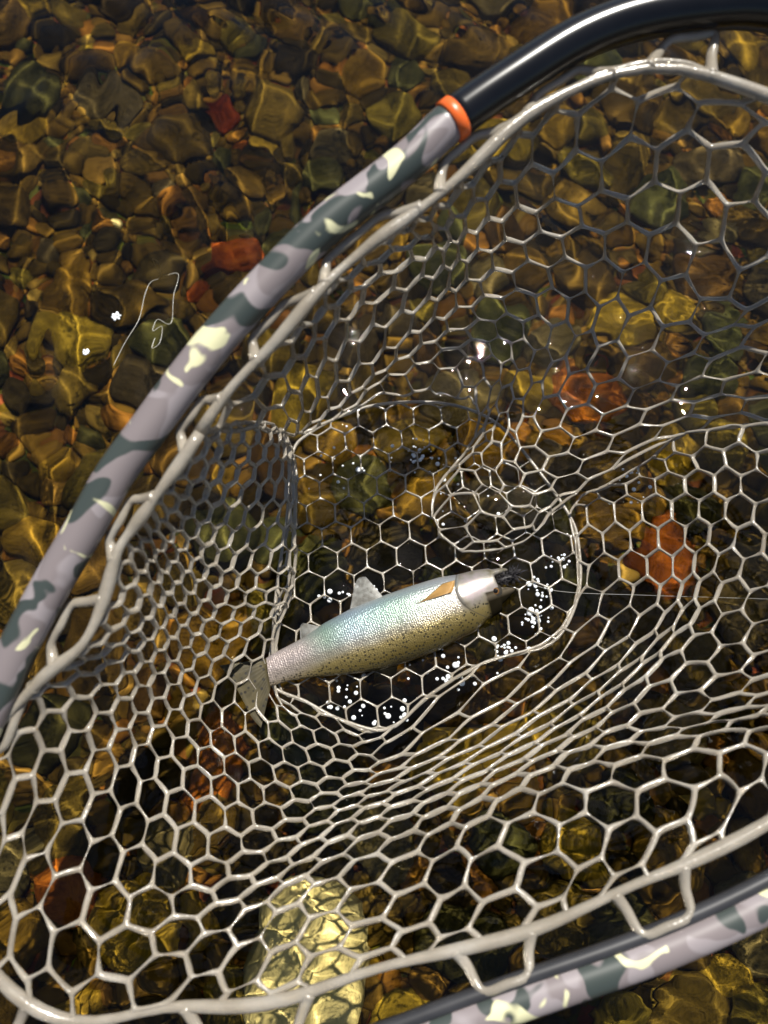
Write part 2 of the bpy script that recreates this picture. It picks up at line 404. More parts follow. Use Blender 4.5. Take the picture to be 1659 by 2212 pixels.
HOOP = [(1659,8),(1529,10),(1379,34),(1254,80),(1129,155),(979,258),(879,350),(700,490),(575,615),(475,725),(390,832),(320,927),(250,1022),(185,1137),(120,1247),(55,1367),(10,1460),
 (-50,1600),(-110,1780),(-150,1980),(-130,2150),(-40,2290),(120,2370),(330,2390),(560,2350),(800,2277),(1029,2193),(1179,2140),(1330,2088),(1479,2030),(1659,1945),(1900,1810),(2150,1620),(2330,1380),(2400,1080),(2350,760),(2200,430),(2000,180),(1820,50)]
hp = catmull(HOOP, 6, True); hoop3 = np.array([pix(x, y, DR)[:] for x, y in hp])
NH = len(hoop3)
def sub(a, b_):                     # run of the hoop between control points a and b
    return hoop3[a * 6:b_ * 6 + 1]
k0 = 5                              # the orange ring sits at control point 5
camo = np.concatenate([sub(5, 31)])
link('camouflage_tube', tube_mesh('camouflage_tube', camo, .0105, sides=24), m_camo, net)
blk = np.concatenate([hoop3[31 * 6:], hoop3[:k0 * 6 + 1]])
link('black_tube', tube_mesh('black_tube', blk, .0112, sides=24), m_black, net)
for kk in (5, 31):
    c0 = hoop3[kk * 6]; t0 = hoop3[kk * 6 + 1] - hoop3[kk * 6 - 1]; t0 /= np.linalg.norm(t0)
    link('orange_ring', tube_mesh('orange_ring', [c0 - t0 * .0035, c0 - t0 * .003, c0 + t0 * .003, c0 + t0 * .0035], [.0109, .0118, .0118, .0109], sides=24), m_orange, net)
# handle beyond the right end of the frame
ha, hb = np.array(pix(2400, 1080, DR)), np.array(pix(3300, 900, DR))
link('handle', tube_mesh('handle', [ha + (hb - ha) * t for t in (.02, .05, .1, .4, .8, .95, 1)], [.010, .014, .016, .0145, .016, .0165, .010], sides=20), m_cork, net)
# channel rail on the inside of the frame that the bag is laced to
axis = np.array((ROT @ Vector((0, 0, 1)))[:])       # frame plane normal, towards the viewer
T = np.roll(hoop3, -1, 0) - np.roll(hoop3, 1, 0); T /= np.linalg.norm(T, axis=1)[:, None]
INW = np.cross(T, axis); cen = hoop3.mean(0)
if ((cen - hoop3[0]) @ INW[0]) < 0: INW = -INW
th = np.zeros(NH)
for i in range(NH):
    k = i / 6
    th[i] = np.interp(k, [0, 16, 20, 25, 31, 38, 39], [-75, -75, -40, 12, 12, -75, -75])
th = np.radians(th)
rail = hoop3 + INW * (np.cos(th) * .0125)[:, None] + axis * (np.sin(th) * .0125)[:, None]
link('lacing_channel', tube_mesh('lacing_channel', rail, .0042, sides=10, closed=True), m_channel, net)

# --- the mesh bag: hexagon lattice (i, j) -> picture point, from cells counted in the photograph
A = [(0,0,221,1860),(1,0,296,1880),(2,0,371,1890),(3,0,452,1893),(-1,0,150,1831),(-2,0,91,1789),(-1,1,221,1763),(0,1,283,1785),(1,-1,228,1968),(1,-2,160,2062),(2,-2,270,2059),
 (1,1,345,1808),(2,1,413,1823),(3,1,488,1828),(-1,2,273,1697),(0,2,329,1727),(1,2,389,1745),(2,2,454,1761),(-1,3,311,1645),(0,3,366,1671),(1,3,426,1693),(-1,4,348,1602),(0,4,400,1626),(1,4,457,1645),
 (-1,5,382,1561),(0,5,430,1585),(1,5,482,1603),(0,6,454,1549),(4,2,577,1765),(5,2,644,1751),(6,2,706,1728),(7,2,761,1707),(4,3,600,1718),(5,3,660,1710),(3,4,566,1668),(4,4,618,1674),(5,4,675,1673),(6,4,730,1663),(7,4,787,1645),(8,4,839,1629),
 (3,5,586,1629),(4,5,638,1630),(5,5,691,1632),(6,5,743,1625),(7,5,792,1612),(4,6,654,1594),(4,7,669,1555),(3,7,621,1554),(5,1,628,1792),(6,1,694,1761),(5,0,610,1835),(6,0,680,1797),(7,0,747,1759),(8,0,810,1728),
 (6,-1,663,1839),(7,-1,734,1794),(8,-1,801,1755),(9,-1,868,1724),(6,-2,647,1881),(8,-2,797,1787),(9,-2,867,1751),(7,-3,713,1877),(8,-3,792,1828),(9,-3,866,1784),(6,-3,628,1925),(8,-4,786,1880),(9,-4,870,1826),(10,-4,945,1774),(7,-4,696,1935),
 (8,-5,791,1954),(9,-5,878,1884),(9,-6,891,1962),(10,-6,970,1882),(11,-6,1038,1801),(11,-7,1048,1886),(12,-7,1143,1809),(13,-8,1260,1816),(13,-7,1209,1729),(14,-8,1321,1734),(15,-9,1436,1736),(16,-10,1565,1736),(16,-9,1488,1655),(15,-8,1373,1666),(14,-7,1268,1676),(17,-10,1603,1645),
 (7,-5,700,2013),(8,-6,800,2032),(7,-6,700,2095),(10,-7,992,1977),(12,-8,1199,1898),(0,-2,58,2033),(0,-1,146,1942),(-1,-1,65,1906),(3,-3,355,2107),(-3,0,42,1740),(-4,0,-3,1695),
 (16,-8,1450,1612),(17,-7,1490,1560),(17,-6,1480,1525),(17,-5,1495,1464),(17,-4,1510,1400),(17,-2,1527,1275),(17,0,1505,1155),(18,1,1513,1048),(18,-5,1579,1429),(16,-4,1439,1440),(18,2,1472,1003),(19,1,1539,993),(20,1,1554,942),(19,2,1480,961),
 (17,2,1448,1050),(16,3,1385,1052),(15,4,1322,1058),(14,5,1262,1066),(16,1,1452,1163),(15,2,1390,1166),(14,3,1330,1172),(13,4,1275,1180),(15,0,1450,1285),(14,1,1395,1285),(13,2,1335,1290),(14,-1,1385,1405),(14,-3,1300,1520),(13,-4,1190,1615),(12,-4,1090,1670),
 (-3,14,562,1206),(-2,14,605,1208),(-1,14,640,1209),(-4,14,522,1215),(-2,13,575,1258),(-4,15,556,1160),(-4,16,584,1112),(-4,17,608,1062),(-4,18,618,1010),(-6,18,566,1020),(-6,19,588,975),
 (-2,6,378,1506),(-4,6,312,1455),(-6,6,253,1408),(-1,9,510,1400),(-1,11,570,1320),(-3,10,455,1360),(0,12,632,1290),(1,9,585,1410),(1,7,530,1500),
 (0,14,630,1214),(1,13,612,1248),(0,16,632,1110),(-1,18,640,1010),(2,10,600,1385)]
RIM_A = [(-11.6,19.6,432,935),(-11,18,385,1008),(-10.2,10.8,250,1192),(-8,6.5,180,1392),(-5.6,2.6,60,1500),(-5.2,0.2,-60,1650),(-3.6,-1.6,-90,1880),(-1,-2.6,-30,2085),(.5,-3.2,60,2175),(2,-3.3,200,2215),(3.3,-3.6,360,2165),(4.6,-4.6,480,2176),(6,-5.9,620,2165),(8,-7,829,2086),(10,-8,965,2056),(11.2,-8.7,1109,2026),(12.7,-9.3,1229,1978),(14.3,-10,1379,1905),(16,-10.8,1504,1858),(17.5,-11.7,1659,1783),
 (20,-12.4,1860,1650),(23,-11.6,2060,1490),(25.5,-9,2200,1300),(27,-6,2265,1080),(26.6,-3,2240,900)]
IN_A = [(22.5,-.6,1760,915),(20,1.3,1560,925),(19,2.6,1470,935),(17,3.4,1395,1000),(15,4.8,1290,1060),(13,5.2,1228,1110),(12,3.4,1248,1290),(11,3.3,1190,1390),(9.6,4.3,1050,1430),(8.4,5.2,930,1500),(7.4,6.2,840,1575),(5.6,7.2,740,1556),(4.2,8.4,660,1515),(2.2,9.4,585,1475),(2.2,11,590,1370),(1.5,13,600,1250),(.6,15.5,620,1120),(-1,19,632,985),(-3.5,20.3,620,945),(-7,20.9,580,915),(-9.5,20.7,505,912)]
Bp = [(21,4,1480,801),(20,5,1388,801),(21,5,1464,740),(21,6,1458,649),(21,7,1447,544),(21,8,1409,452),(22,7,1521,452),(22,8,1476,354),(21,9,1356,374),(20,9,1304,457),(19,10,1206,472),(19,9,1262,530),(20,10,1244,399),(18,10,1175,539),(17,10,1150,602),(16,10,1126,660),(17,9,1195,662),(18,8,1260,680),(19,7,1318,698),(20,6,1380,722),
 (16,9,1164,720),(16,11,1074,612),(15,11,1059,664),(15,12,1007,638),(14,12,994,690),(14,11,1046,716),(15,10,1098,709),(13,12,978,732),(14,10,1082,755),(13,11,1030,755),(13,10,1069,800),(12,11,1020,797),(12,12,968,774),(11,12,962,812),(11,11,1014,835),
 (19,6,1308,784),(19,5,1318,860),(18,6,1243,841),(18,5,1255,910),(17,6,1184,893),(17,5,1198,956),(16,6,1133,938),(16,5,1144,992),(17,4,1217,1007),(18,4,1270,965),(16,4,1160,1042),(17,3,1232,1045),(15,5,1098,1030),(15,4,1114,1076),(16,3,1179,1080),
 (20,3,1440,890),(20,2,1480,925),(21,1,1580,915),(23,8,1552,250),(23,5,1640,640),(24,3,1800,640),(22,3,1575,790),(25,4,1900,480),(24,6,1700,430),
 (14,8,1085,860),(15,8,1130,830),(13,8,1060,905),(14,7,1090,920),(12,10,1040,860),(13,7,1040,960),(14,6,1060,985),
 (13,13,935,715),(12,14,880,750),(11,15,830,785),(10,16,780,820),(9,17,730,860),(8,18,690,890),(7,19,655,920),(14,14,955,610),(14,16,920,530),(11,17,775,690),(9,19,680,770),
 (10,14,850,820),(9,15,800,850),(7,17,690,925),
 (15,2.6,1140,1135),(14,3,1050,1150),(13,4,1000,1090),(12.6,5.5,985,1020)]
RIM_B = [(26.8,2.2,2240,905),(27,4,2190,680),(26,6,2000,400),(24.6,7.8,1800,260),(23.3,8.9,1600,190),(22.5,9.8,1474,135),(21.5,10.6,1329,150),(20.5,11.5,1204,210),(19.3,12.9,1109,268),(18,14.2,1019,360),(16,16.1,909,450),(14,17.9,829,505),(11,19.9,700,615),(8.5,21.3,600,735),(6.5,22.6,480,857),(5.6,23.2,430,935)]
IN_B = [(5.4,21,600,935),(6.6,18.2,655,935),(8.6,15.4,780,880),(10.2,13.2,900,868),(11,11.3,1000,880),(11.4,9.6,1030,920),(11.6,7.5,1000,985),(11.8,5.8,940,1060),(12.4,4,930,1140),(13.4,2.4,1000,1190),(15,1.4,1110,1180),(16.5,1.9,1190,1105),(17.6,2.4,1262,1052),(18.8,2.2,1370,985),(19.8,1.5,1470,938),(21,.9,1580,925),(22.6,.1,1770,910)]
def lat(i, j): return np.array((i + j / 2, j * .8660254))
class TPS:
    def __init__(s, X, Y, lam):
        s.X = X; n = len(X)
        K = s.k(np.linalg.norm(X[:, None] - X[None], axis=2)); P = np.c_[np.ones(n), X]
        M = np.zeros((n + 3, n + 3)); M[:n, :n] = K + np.diag(lam); M[:n, n:] = P; M[n:, :n] = P.T
        s.w = np.linalg.solve(M, np.r_[Y, np.zeros((3, Y.shape[1]))])
    @staticmethod
    def k(r): return np.where(r > 1e-9, r * r * np.log(np.maximum(r, 1e-9)), 0)
    def __call__(s, Q):
        Q = np.atleast_2d(Q); return s.k(np.linalg.norm(Q[:, None] - s.X[None], axis=2)) @ s.w[:-3] + np.c_[np.ones(len(Q)), Q] @ s.w[-3:]
def zrim(x, y): return pix(x, y, DR + .004).z
HA = [(960,2050,1),(890,1962,.86),(870,1830,.62),(860,1720,.38),(850,1640,.18),(862,1565,.02),(0,1700,.95),(91,1789,.86),(221,1860,.78),(296,1780,.62),(366,1671,.44),(430,1585,.26),(500,1520,.11),(585,1475,.0),
 (660,1515,.0),(740,1556,.01),(700,1700,.32),(640,1850,.58),(600,2000,.82),(300,1960,.88),(160,2062,.97),(452,1893,.70),(1384,1890,1),(1321,1734,.82),(1373,1666,.72),(1440,1600,.60),(1480,1525,.56),(1510,1400,.46),(1300,1520,.34),(1190,1615,.44),(1090,1560,.2),(1050,1430,.03),
 (1190,1390,.0),(1248,1290,.0),(1228,1110,.0),(1300,1180,.07),(1400,1180,.22),(1522,1051,.40),(1600,1250,.48),(1470,940,.30),(1395,1000,.16),(1290,1060,.05),(1660,1000,.55),(1565,1736,.92),(1603,1645,.80),
 (566,1207,.30),(605,1208,.24),(640,1209,.17),(630,1214,.09),(612,1248,.04),(522,1215,.42),(556,1160,.34),(608,1062,.34),(600,935,.42),(640,1010,.20),(575,1258,.24),(510,1400,.24),(455,1360,.42),(570,1320,.2),(378,1506,.4),(312,1455,.6),(253,1408,.8),(632,1290,.08),(600,1385,.02),(600,1250,.0),(590,1370,.0),(620,1120,.0),(630,985,.03)]
HA += [(x, y, 1.0) for _, _, x, y in RIM_A]
HB = [(1480,801,.48),(1388,801,.40),(1458,649,.56),(1447,544,.66),(1409,452,.76),(1476,354,.87),(1304,457,.72),(1206,472,.66),(1150,602,.48),(1126,660,.40),(1195,662,.42),(1260,680,.44),(1380,722,.48),(1059,664,.38),(994,690,.34),(1030,755,.24),(968,774,.20),(1014,835,.10),(900,868,.0),(1000,880,.0),
 (1308,784,.36),(1318,860,.32),(1243,841,.29),(1184,893,.22),(1133,938,.20),(1198,956,.235),(1217,1007,.235),(1160,1042,.22),(1232,1045,.21),(1114,1076,.205),(1179,1080,.20),(1098,1030,.20),(1440,890,.36),(1480,925,.33),(1552,250,.96),(1640,640,.70),(1085,860,.17),(1130,830,.24),(1060,905,.15),(1040,960,.15),(1060,985,.17),
 (1140,1135,.15),(1050,1150,.10),(1000,1090,.11),(985,1020,.11),(940,1060,.03),(930,1140,.03),(1000,1190,.05),(1110,1180,.08),(1190,1105,.14),(1262,1052,.18),(1370,985,.25),(1470,938,.31),(1580,925,.42),(1770,910,.62),
 (880,750,.32),(780,820,.30),(690,890,.32),(920,530,.76),(955,610,.58),(775,690,.62),(680,770,.70),(850,820,.12),(780,880,.06),(655,935,.16),(600,935,.4),(690,925,.14)]
HB += [(x, y, 1.0) for _, _, x, y in RIM_B]
def panel(anch, rim, inner, heights):
    pts = anch + rim + inner
    X = np.array([lat(i, j) for i, j, _, _ in pts]); Y = np.array([(x, y) for _, _, x, y in pts], float)
    lam = np.array([.25] * len(anch) + [.04] * len(rim) + [.15] * len(inner))
    f = TPS(X, Y, lam)
    # heights, tied to the lattice through the nearest pictured place
    hx = np.array([(x, y) for x, y, _ in heights], float); hv = np.array([h for *_, h in heights], float)[:, None]
    # take each height sample to lattice space by inverse lookup on a fine lattice sampling
    poly = np.array([lat(i, j) for i, j, _, _ in rim + inner])
    gx, gy = np.meshgrid(np.arange(poly[:, 0].min() - 1, poly[:, 0].max() + 1, .25), np.arange(poly[:, 1].min() - 1, poly[:, 1].max() + 1, .25))
    G = np.c_[gx.ravel(), gy.ravel()]; G = G[inside(G, poly)]; D = f(G)
    G = np.r_[G, X]; D = np.r_[D, Y]
    near = [G[np.argmin(((D - q) ** 2).sum(1))] for q in hx]
    keepX, keepV = [], []
    for q, v in zip(near, hv):
        if all(np.hypot(*(q - p)) > .12 for p in keepX): keepX.append(q); keepV.append(v)
    g = TPS(np.array(keepX), np.array(keepV), np.full(len(keepX), .6))
    def to3(Q):
        d = f(Q); h = np.clip(g(Q)[:, 0], -.02, 1.06); o = []
        for (x, y), t in zip(d, h):
            o.append(pixz(x, y, ZF + t * (zrim(x, y) - ZF))[:])
        return np.array(o), h
    return to3, poly
def inside(Q, poly):
    x, y = Q[:, 0], Q[:, 1]; r = np.zeros(len(Q), bool); n = len(poly)
    for k in range(n):
        x1, y1 = poly[k]; x2, y2 = poly[(k + 1) % n]
        c = ((y1 > y) != (y2 > y)) & (x < (x2 - x1) * (y - y1) / (y2 - y1 + 1e-12) + x1); r ^= c
    return r
def nearest(q, poly):
    best = (1e9, None); n = len(poly)
    for k in range(n):
        a, b_ = poly[k], poly[(k + 1) % n]; d = b_ - a; t = np.clip(((q - a) @ d) / (d @ d + 1e-12), 0, 1); p = a + d * t
        e = np.hypot(*(q - p))
        if e < best[0]: best = (e, p)
    return best
def densify(P, step=.4):
    out = []
    for a, b_ in zip(P[:-1], P[1:]):
        n = max(1, int(np.hypot(*(b_ - a)) / step)); out += [a + (b_ - a) * i / n for i in range(n)]
    return np.array(out + [P[-1]])
def hex_mesh(name, poly, to3, thick):
    """hexagon cells inside a lattice polygon; border cells are cut at it"""
    ids, V, Fc = {}, [], []
    lo, hi = poly.min(0) - 1, poly.max(0) + 1
    jr = range(int(lo[1] / .866) - 1, int(hi[1] / .866) + 2); cells = []
    for j in jr:
        for i in range(int(lo[0] - j / 2) - 1, int(hi[0] - j / 2) + 2): cells.append((i, j))
    C = np.array([lat(*c) for c in cells]); ok = inside(C, poly)
    for c, k in zip(C, ok):
        if not k and nearest(c, poly)[0] > .25: continue
        face = []
        cs = [c + .57735 * np.array((math.sin(a * math.pi / 3), math.cos(a * math.pi / 3))) for a in range(6)]
        for a in range(6):
            for t in (0, .2, .8):
                p = cs[a] + (cs[(a + 1) % 6] - cs[a]) * t
                key = (round(p[0] * 60), round(p[1] * 60))
                if key not in ids: ids[key] = len(V); V.append(p)
                face.append(ids[key])
        Fc.append(face)
    V = np.array(V); ins = inside(V, poly)
    for n_, k in enumerate(ins):
        if not k: V[n_] = nearest(V[n_], poly)[1]
    P, h = to3(V)
    P = P + rng.normal(0, .00025, P.shape)
    me = mesh(name, P, Fc)
    bm = bmesh.new(); bm.from_mesh(me); dl = bm.verts.layers.deform.verify()
    bm.verts.ensure_lookup_table()
    for v in bm.verts: v[dl][0] = float(np.clip(thick(h[v.index]), 0, 1))
    bmesh.ops.remove_doubles(bm, verts=bm.verts, dist=.0009)
    bmesh.ops.delete(bm, geom=[f for f in bm.faces if f.calc_area() < 2e-6], context='FACES_ONLY')
    bm.to_mesh(me); bm.free(); return me
def wire(o, t):
    o.vertex_groups.new(name='thick')
    m = o.modifiers.new('strands', 'WIREFRAME'); m.thickness = t; m.use_even_offset = False; m.use_boundary = True; m.use_replace = True; m.offset = 0
    m.vertex_group = 'thick'; m.thickness_vertex_group = 0.0
    s = o.modifiers.new('round', 'SUBSURF'); s.levels = s.render_levels = 1
tk = lambda h: .55 + .45 * h
toA, polyA = panel(A, RIM_A, IN_A, HA)
toB, polyB = panel(Bp, RIM_B, IN_B, HB)
wa = link('mesh_wall', hex_mesh('mesh_wall', polyA, toA, tk), m_rubber, net); wire(wa, .0064)
wb = link('mesh_wall', hex_mesh('mesh_wall', polyB, toB, tk), m_rubber, net); wire(wb, .0062)
# flat floor of the bag
SEAM = [(600,1250),(590,1370),(585,1475),(660,1515),(740,1556),(840,1575),(930,1500),(1050,1430),(1190,1390),(1248,1290),(1250,1180),(1228,1110),(1150,1000),(1080,920),(1000,880),(900,868),(780,882),(670,935),(630,985),(620,1120)]
sd = catmull(SEAM, 6, True)
seam3 = np.array([pixz(x, y, ZF)[:] for x, y in sd])
S = .0235; rotf = math.radians(4)
cf = seam3.mean(0)
def flo(Q):
    c_, s_ = math.cos(rotf), math.sin(rotf); o = np.empty((len(Q), 3))
    o[:, 0] = cf[0] + S * (Q[:, 0] * c_ - Q[:, 1] * s_); o[:, 1] = cf[1] + S * (Q[:, 0] * s_ + Q[:, 1] * c_)
    o[:, 2] = ZF - .0005 + .002 * np.sin(o[:, 0] * 40) * np.cos(o[:, 1] * 33)
    return o, np.zeros(len(Q))
d = (seam3 - cf)[:, :2] / S; polyF = np.c_[d[:, 0] * math.cos(rotf) + d[:, 1] * math.sin(rotf), -d[:, 0] * math.sin(rotf) + d[:, 1] * math.cos(rotf)]
wf = link('mesh_floor', hex_mesh('mesh_floor', polyF, flo, tk), m_rubber, net); wire(wf, .0052)
link('seam_cord', tube_mesh('seam_cord', seam3, .0014, sides=8, closed=True), m_rubber, net)
# thick moulded rim of the bag
rA, _ = toA(densify(np.array([lat(i, j) for i, j, _, _ in RIM_A]), .35))
rB, _ = toB(densify(np.array([lat(i, j) for i, j, _, _ in RIM_B]), .35))
def smooth(P, n=3):
    P = P.copy()
    for _ in range(n): P[1:-1] = (P[:-2] + 2 * P[1:-1] + P[2:]) / 4
    return P
rA, rB = smooth(rA), smooth(rB)
for P in (rA, rB):
    rr = .0033 + .0007 * np.sin(np.arange(len(P)) * .55)
    link('rim_cord', tube_mesh('rim_cord', P, rr, sides=12), m_rubber, net)
# lacing loops: from the rim round the frame and back
rims = np.concatenate([rA, rB])
for k in (1.2, 3.55, 5.15, 6.9, 8.25, 10.4, 12.65, 14.6, 16.6, 19, 21.5, 24, 26.55, 28.9, 31.5, 34, 36.5):
    i = int(round(k * 6)) % NH; g = 3 if 25 < k < 30 else 4
    ia, ib = (i - g) % NH, (i + g) % NH
    q0 = hoop3[i]
    def rim_at(p): return rims[np.argmin(((rims - p) ** 2).sum(1))]
    pa, pb = rim_at(hoop3[ia] + INW[ia] * .02), rim_at(hoop3[ib] + INW[ib] * .02)
    def ring(ii, a): return hoop3[ii] + INW[ii] * math.cos(a) * .0145 + axis * math.sin(a) * .0145
    a0 = max(float(th[i]) + .15, -.45)
    j1, j2 = (i - 2) % NH, (i + 2) % NH
    path = [pa, pa * .5 + ring(j1, a0 - .4) * .5 + INW[j1] * .001, ring(j1, a0 - .1), ring(i, a0) , ring(j2, a0 - .1), pb * .5 + ring(j2, a0 - .4) * .5, pb]
    pth = catmull(path, 6)
    n = len(pth); r = .0026 + .0016 * np.abs(np.linspace(-1, 1, n)) ** 3
    link('lacing_loop', tube_mesh('lacing_loop', pth, r, sides=10), m_rubber, net)

# ---------------------------------------------------------------- trout
def fz(cx_, cy_, z=.012): return pixz(459 + .4232 * cx_, 1188 + .4232 * cy_, z)
tail0, snout0 = fz(270, 640), fz(1530, 190)
ex = (snout0 - tail0); FL = ex.length; ex.normalize()
ez = (CAM - (tail0 + snout0) / 2).normalized(); ez = (ez - ex * ez.dot(ex)).normalized(); ey = ez.cross(ex)
U = FL / math.hypot(1260, 450); ca, sa = 1260 / math.hypot(1260, 450), -450 / math.hypot(1260, 450)
def floc(cx_, cy_):                      # picture place on the fish -> its own x (to snout), y (to belly)
    dx, dy = cx_ - 270, cy_ - 640
    return ((dx * ca + dy * sa) * U, -(-dx * sa + dy * ca) * U)
trout = empty('trout', (tail0 + ex * FL * .5)[:])
tag(trout, 'golden silver spotted trout lying on its side in the net', 'trout')
FM = Matrix.Translation(tail0) @ Matrix((ex, ey, ez)).transposed().to_4x4()
bel = np.array([floc(*p) for p in [(255,570),(300,540),(450,462),(560,388),(700,314),(860,250),(1000,200),(1150,152),(1250,135),(1330,112),(1400,100),(1470,96)]])
bak = np.array([floc(*p) for p in [(285,694),(390,662),(520,642),(700,624),(850,602),(1000,556),(1150,500),(1250,446),(1330,410),(1400,345),(1460,285),(1530,215)]])
def loft(stations, sides=40, pw=2.3):
    V, Fc = [], []
    for x, top, bot, wd in stations:
        c = (top + bot) / 2; h = (top - bot) / 2
        for s in range(sides):
            a = 2 * math.pi * s / sides; ca_, sa_ = math.cos(a), math.sin(a)
            V.append((x, c + h * math.copysign(abs(sa_) ** (2 / pw), sa_), wd * math.copysign(abs(ca_) ** (2 / pw), ca_)))
    n = len(stations)
    for i in range(n - 1):
        for s in range(sides):
            t = (s + 1) % sides; Fc.append((i * sides + s, i * sides + t, (i + 1) * sides + t, (i + 1) * sides + s))
    Fc.append(tuple(range(sides))[::-1]); Fc.append(tuple((n - 1) * sides + s for s in range(sides)))
    return V, Fc
mc = floc(1428, 150)
st = []
for x in np.linspace(-.0005, mc[0], 60):
    t = np.interp(x, bel[:, 0], bel[:, 1]); b_ = np.interp(x, bak[:, 0], bak[:, 1])
    wd = np.interp(x / FL, [0, .08, .3, .6, .8, .9, 1], [.0042, .0055, .0115, .0165, .0155, .0130, .0095])
    st.append((x, t + (t - b_) * .035, b_ - (t - b_) * .035, wd))
V1, F1 = loft(st)
# upper jaw and crown, then the lower jaw with the mouth open between them
uj = [(mc[0] - .012, mc[1] + .002, floc(1380, 365)[1], .0115), (mc[0] - .002, mc[1] - .001, floc(1405, 340)[1], .0108), (floc(1450, 230)[0], floc(1450, 180)[1], floc(1455, 290)[1], .0092), (floc(1500, 220)[0], floc(1500, 186)[1], floc(1500, 250)[1], .0070), (floc(1540, 195)[0], floc(1540, 190)[1], floc(1540, 210)[1], .0036)]
lj = [(mc[0] - .014, bel[10][1] , mc[1] - .001, .0105), (mc[0], floc(1430, 94)[1], floc(1432, 142)[1], .0092), (floc(1465, 96)[0], floc(1462, 92)[1], floc(1468, 126)[1], .0068), (floc(1495, 98)[0], floc(1490, 92)[1], floc(1495, 112)[1], .0045), (floc(1508, 100)[0], floc(1505, 96)[1], floc(1507, 106)[1], .0022)]
parts = [(V1, F1), loft(uj, 24), loft(lj, 24)]
V, Fc = [], []
for v, f in parts:
    o_ = len(V); V += v; Fc += [tuple(a + o_ for a in q) for q in f]
me = mesh('body', V, Fc)
tmp = bpy.data.objects.new('tmp', me); col.objects.link(tmp)
rm = tmp.modifiers.new('r', 'REMESH'); rm.mode = 'VOXEL'; rm.voxel_size = .0009
sm = tmp.modifiers.new('s', 'SMOOTH'); sm.factor = .5; sm.iterations = 6
dg = bpy.context.evaluated_depsgraph_get(); me2 = bpy.data.meshes.new_from_object(tmp.evaluated_get(dg)); bpy.data.objects.remove(tmp)
me2.name = 'body'
# gill cover: a raised plate on the head
opx, opy = floc(1235, 250)
co = np.empty(len(me2.vertices) * 3); me2.vertices.foreach_get('co', co); co = co.reshape(-1, 3)
edge = opx - .006 * ((co[:, 1] - opy - .004) / .02) ** 2 * -1
plate = 1 / (1 + np.exp(-(co[:, 0] - (opx + .010 * ((co[:, 1] - opy - .002) / .018) ** 2)) / .0004)) * np.exp(-((co[:, 1] - opy - .004) / .017) ** 4)
co[:, 2] += np.sign(co[:, 2]) * plate * .0011 * np.clip(1 - (co[:, 0] - opx) / .03, 0, 1)
me2.vertices.foreach_set('co', co.ravel()); me2.update()

m_skin, nt, b = mat('trout skin'); L = nt.links
tc = N(nt, 'ShaderNodeTexCoord'); sx = N(nt, 'ShaderNodeSeparateXYZ'); L.new(tc.outputs['Object'], sx.inputs[0])
nz = N(nt, 'ShaderNodeTexNoise', Scale=38.0, Detail=3.0); L.new(tc.outputs['Object'], nz.inputs['Vector'])
arch = math_(nt, 'MULTIPLY', math_(nt, 'SUBTRACT', sx.outputs['X'], FL * .45), .06)
yy = math_(nt, 'ADD', sx.outputs['Y'], math_(nt, 'MULTIPLY_ADD', nz.outputs[0], .006, -.003))
tY = math_(nt, 'MULTIPLY_ADD', yy, 1 / .056, .5)
base = ramp(nt, tY, [(.04, (.040, .032, .008)), (.20, (.165, .122, .030)), (.36, (.27, .212, .078)), (.50, (.33, .305, .25)), (.62, (.38, .37, .36)), (.78, (.27, .36, .34)), (.90, (.29, .35, .45)), (1.0, (.50, .52, .55))])
irid = ramp(nt, math_(nt, 'MULTIPLY_ADD', sx.outputs['X'], 1 / FL, 0.0), [(0, (.45, .37, .38)), (.16, (.42, .35, .35)), (.26, (.20, .31, .25)), (.36, (.24, .34, .42)), (.52, (.23, .37, .30)), (.75, (.40, .39, .39)), (1, (.42, .42, .42))])
up = ramp(nt, tY, [(.42, (0, 0, 0)), (.66, (.75, .75, .75)), (.88, (.55, .55, .55)), (1.0, (.15, .15, .15))])
c = mix(nt, up, base, irid)
pk = ramp(nt, math_(nt, 'MULTIPLY_ADD', sx.outputs['X'], 1 / FL, 0.0), [(0, (.8, .8, .8)), (.10, (.6, .6, .6)), (.2, (0, 0, 0))])
c = mix(nt, math_(nt, 'MULTIPLY', pk, ramp(nt, tY, [(.2, (0, 0, 0)), (.5, (1, 1, 1))])), c, (.46, .39, .39))
vo = N(nt, 'ShaderNodeTexVoronoi', Scale=400.0, Randomness=1.0); L.new(tc.outputs['Object'], vo.inputs['Vector'])
sp = ramp(nt, vo.outputs['Distance'], [(.27, (1, 1, 1)), (.38, (0, 0, 0))])
spm = ramp(nt, math_(nt, 'ADD', tY, math_(nt, 'MULTIPLY_ADD', nz.outputs[0], .3, -.15)), [(.40, (1, 1, 1)), (.50, (0, 0, 0))])
c = mix(nt, math_(nt, 'MULTIPLY', math_(nt, 'MULTIPLY', sp, spm), .85), c, (.018, .016, .010))
# shaded crown of the head: the shade is painted near black into the skin
pa_, pb_ = floc(1385, 212), floc(1545, 172); nx_, ny_ = (pb_[1] - pa_[1]), -(pb_[0] - pa_[0]); nl = math.hypot(nx_, ny_); nx_, ny_ = nx_ / nl, ny_ / nl
d1 = math_(nt, 'ADD', math_(nt, 'MULTIPLY', math_(nt, 'SUBTRACT', sx.outputs['X'], pa_[0]), nx_), math_(nt, 'MULTIPLY', math_(nt, 'SUBTRACT', sx.outputs['Y'], pa_[1]), ny_))
crown_shade = math_(nt, 'MULTIPLY', ramp(nt, math_(nt, 'MULTIPLY', d1, 300.0), [(0, (0, 0, 0)), (.6, (1, 1, 1))]), ramp(nt, math_(nt, 'MULTIPLY', math_(nt, 'SUBTRACT', sx.outputs['X'], pa_[0] - .006), 200.0), [(0, (0, 0, 0)), (.8, (1, 1, 1))]))
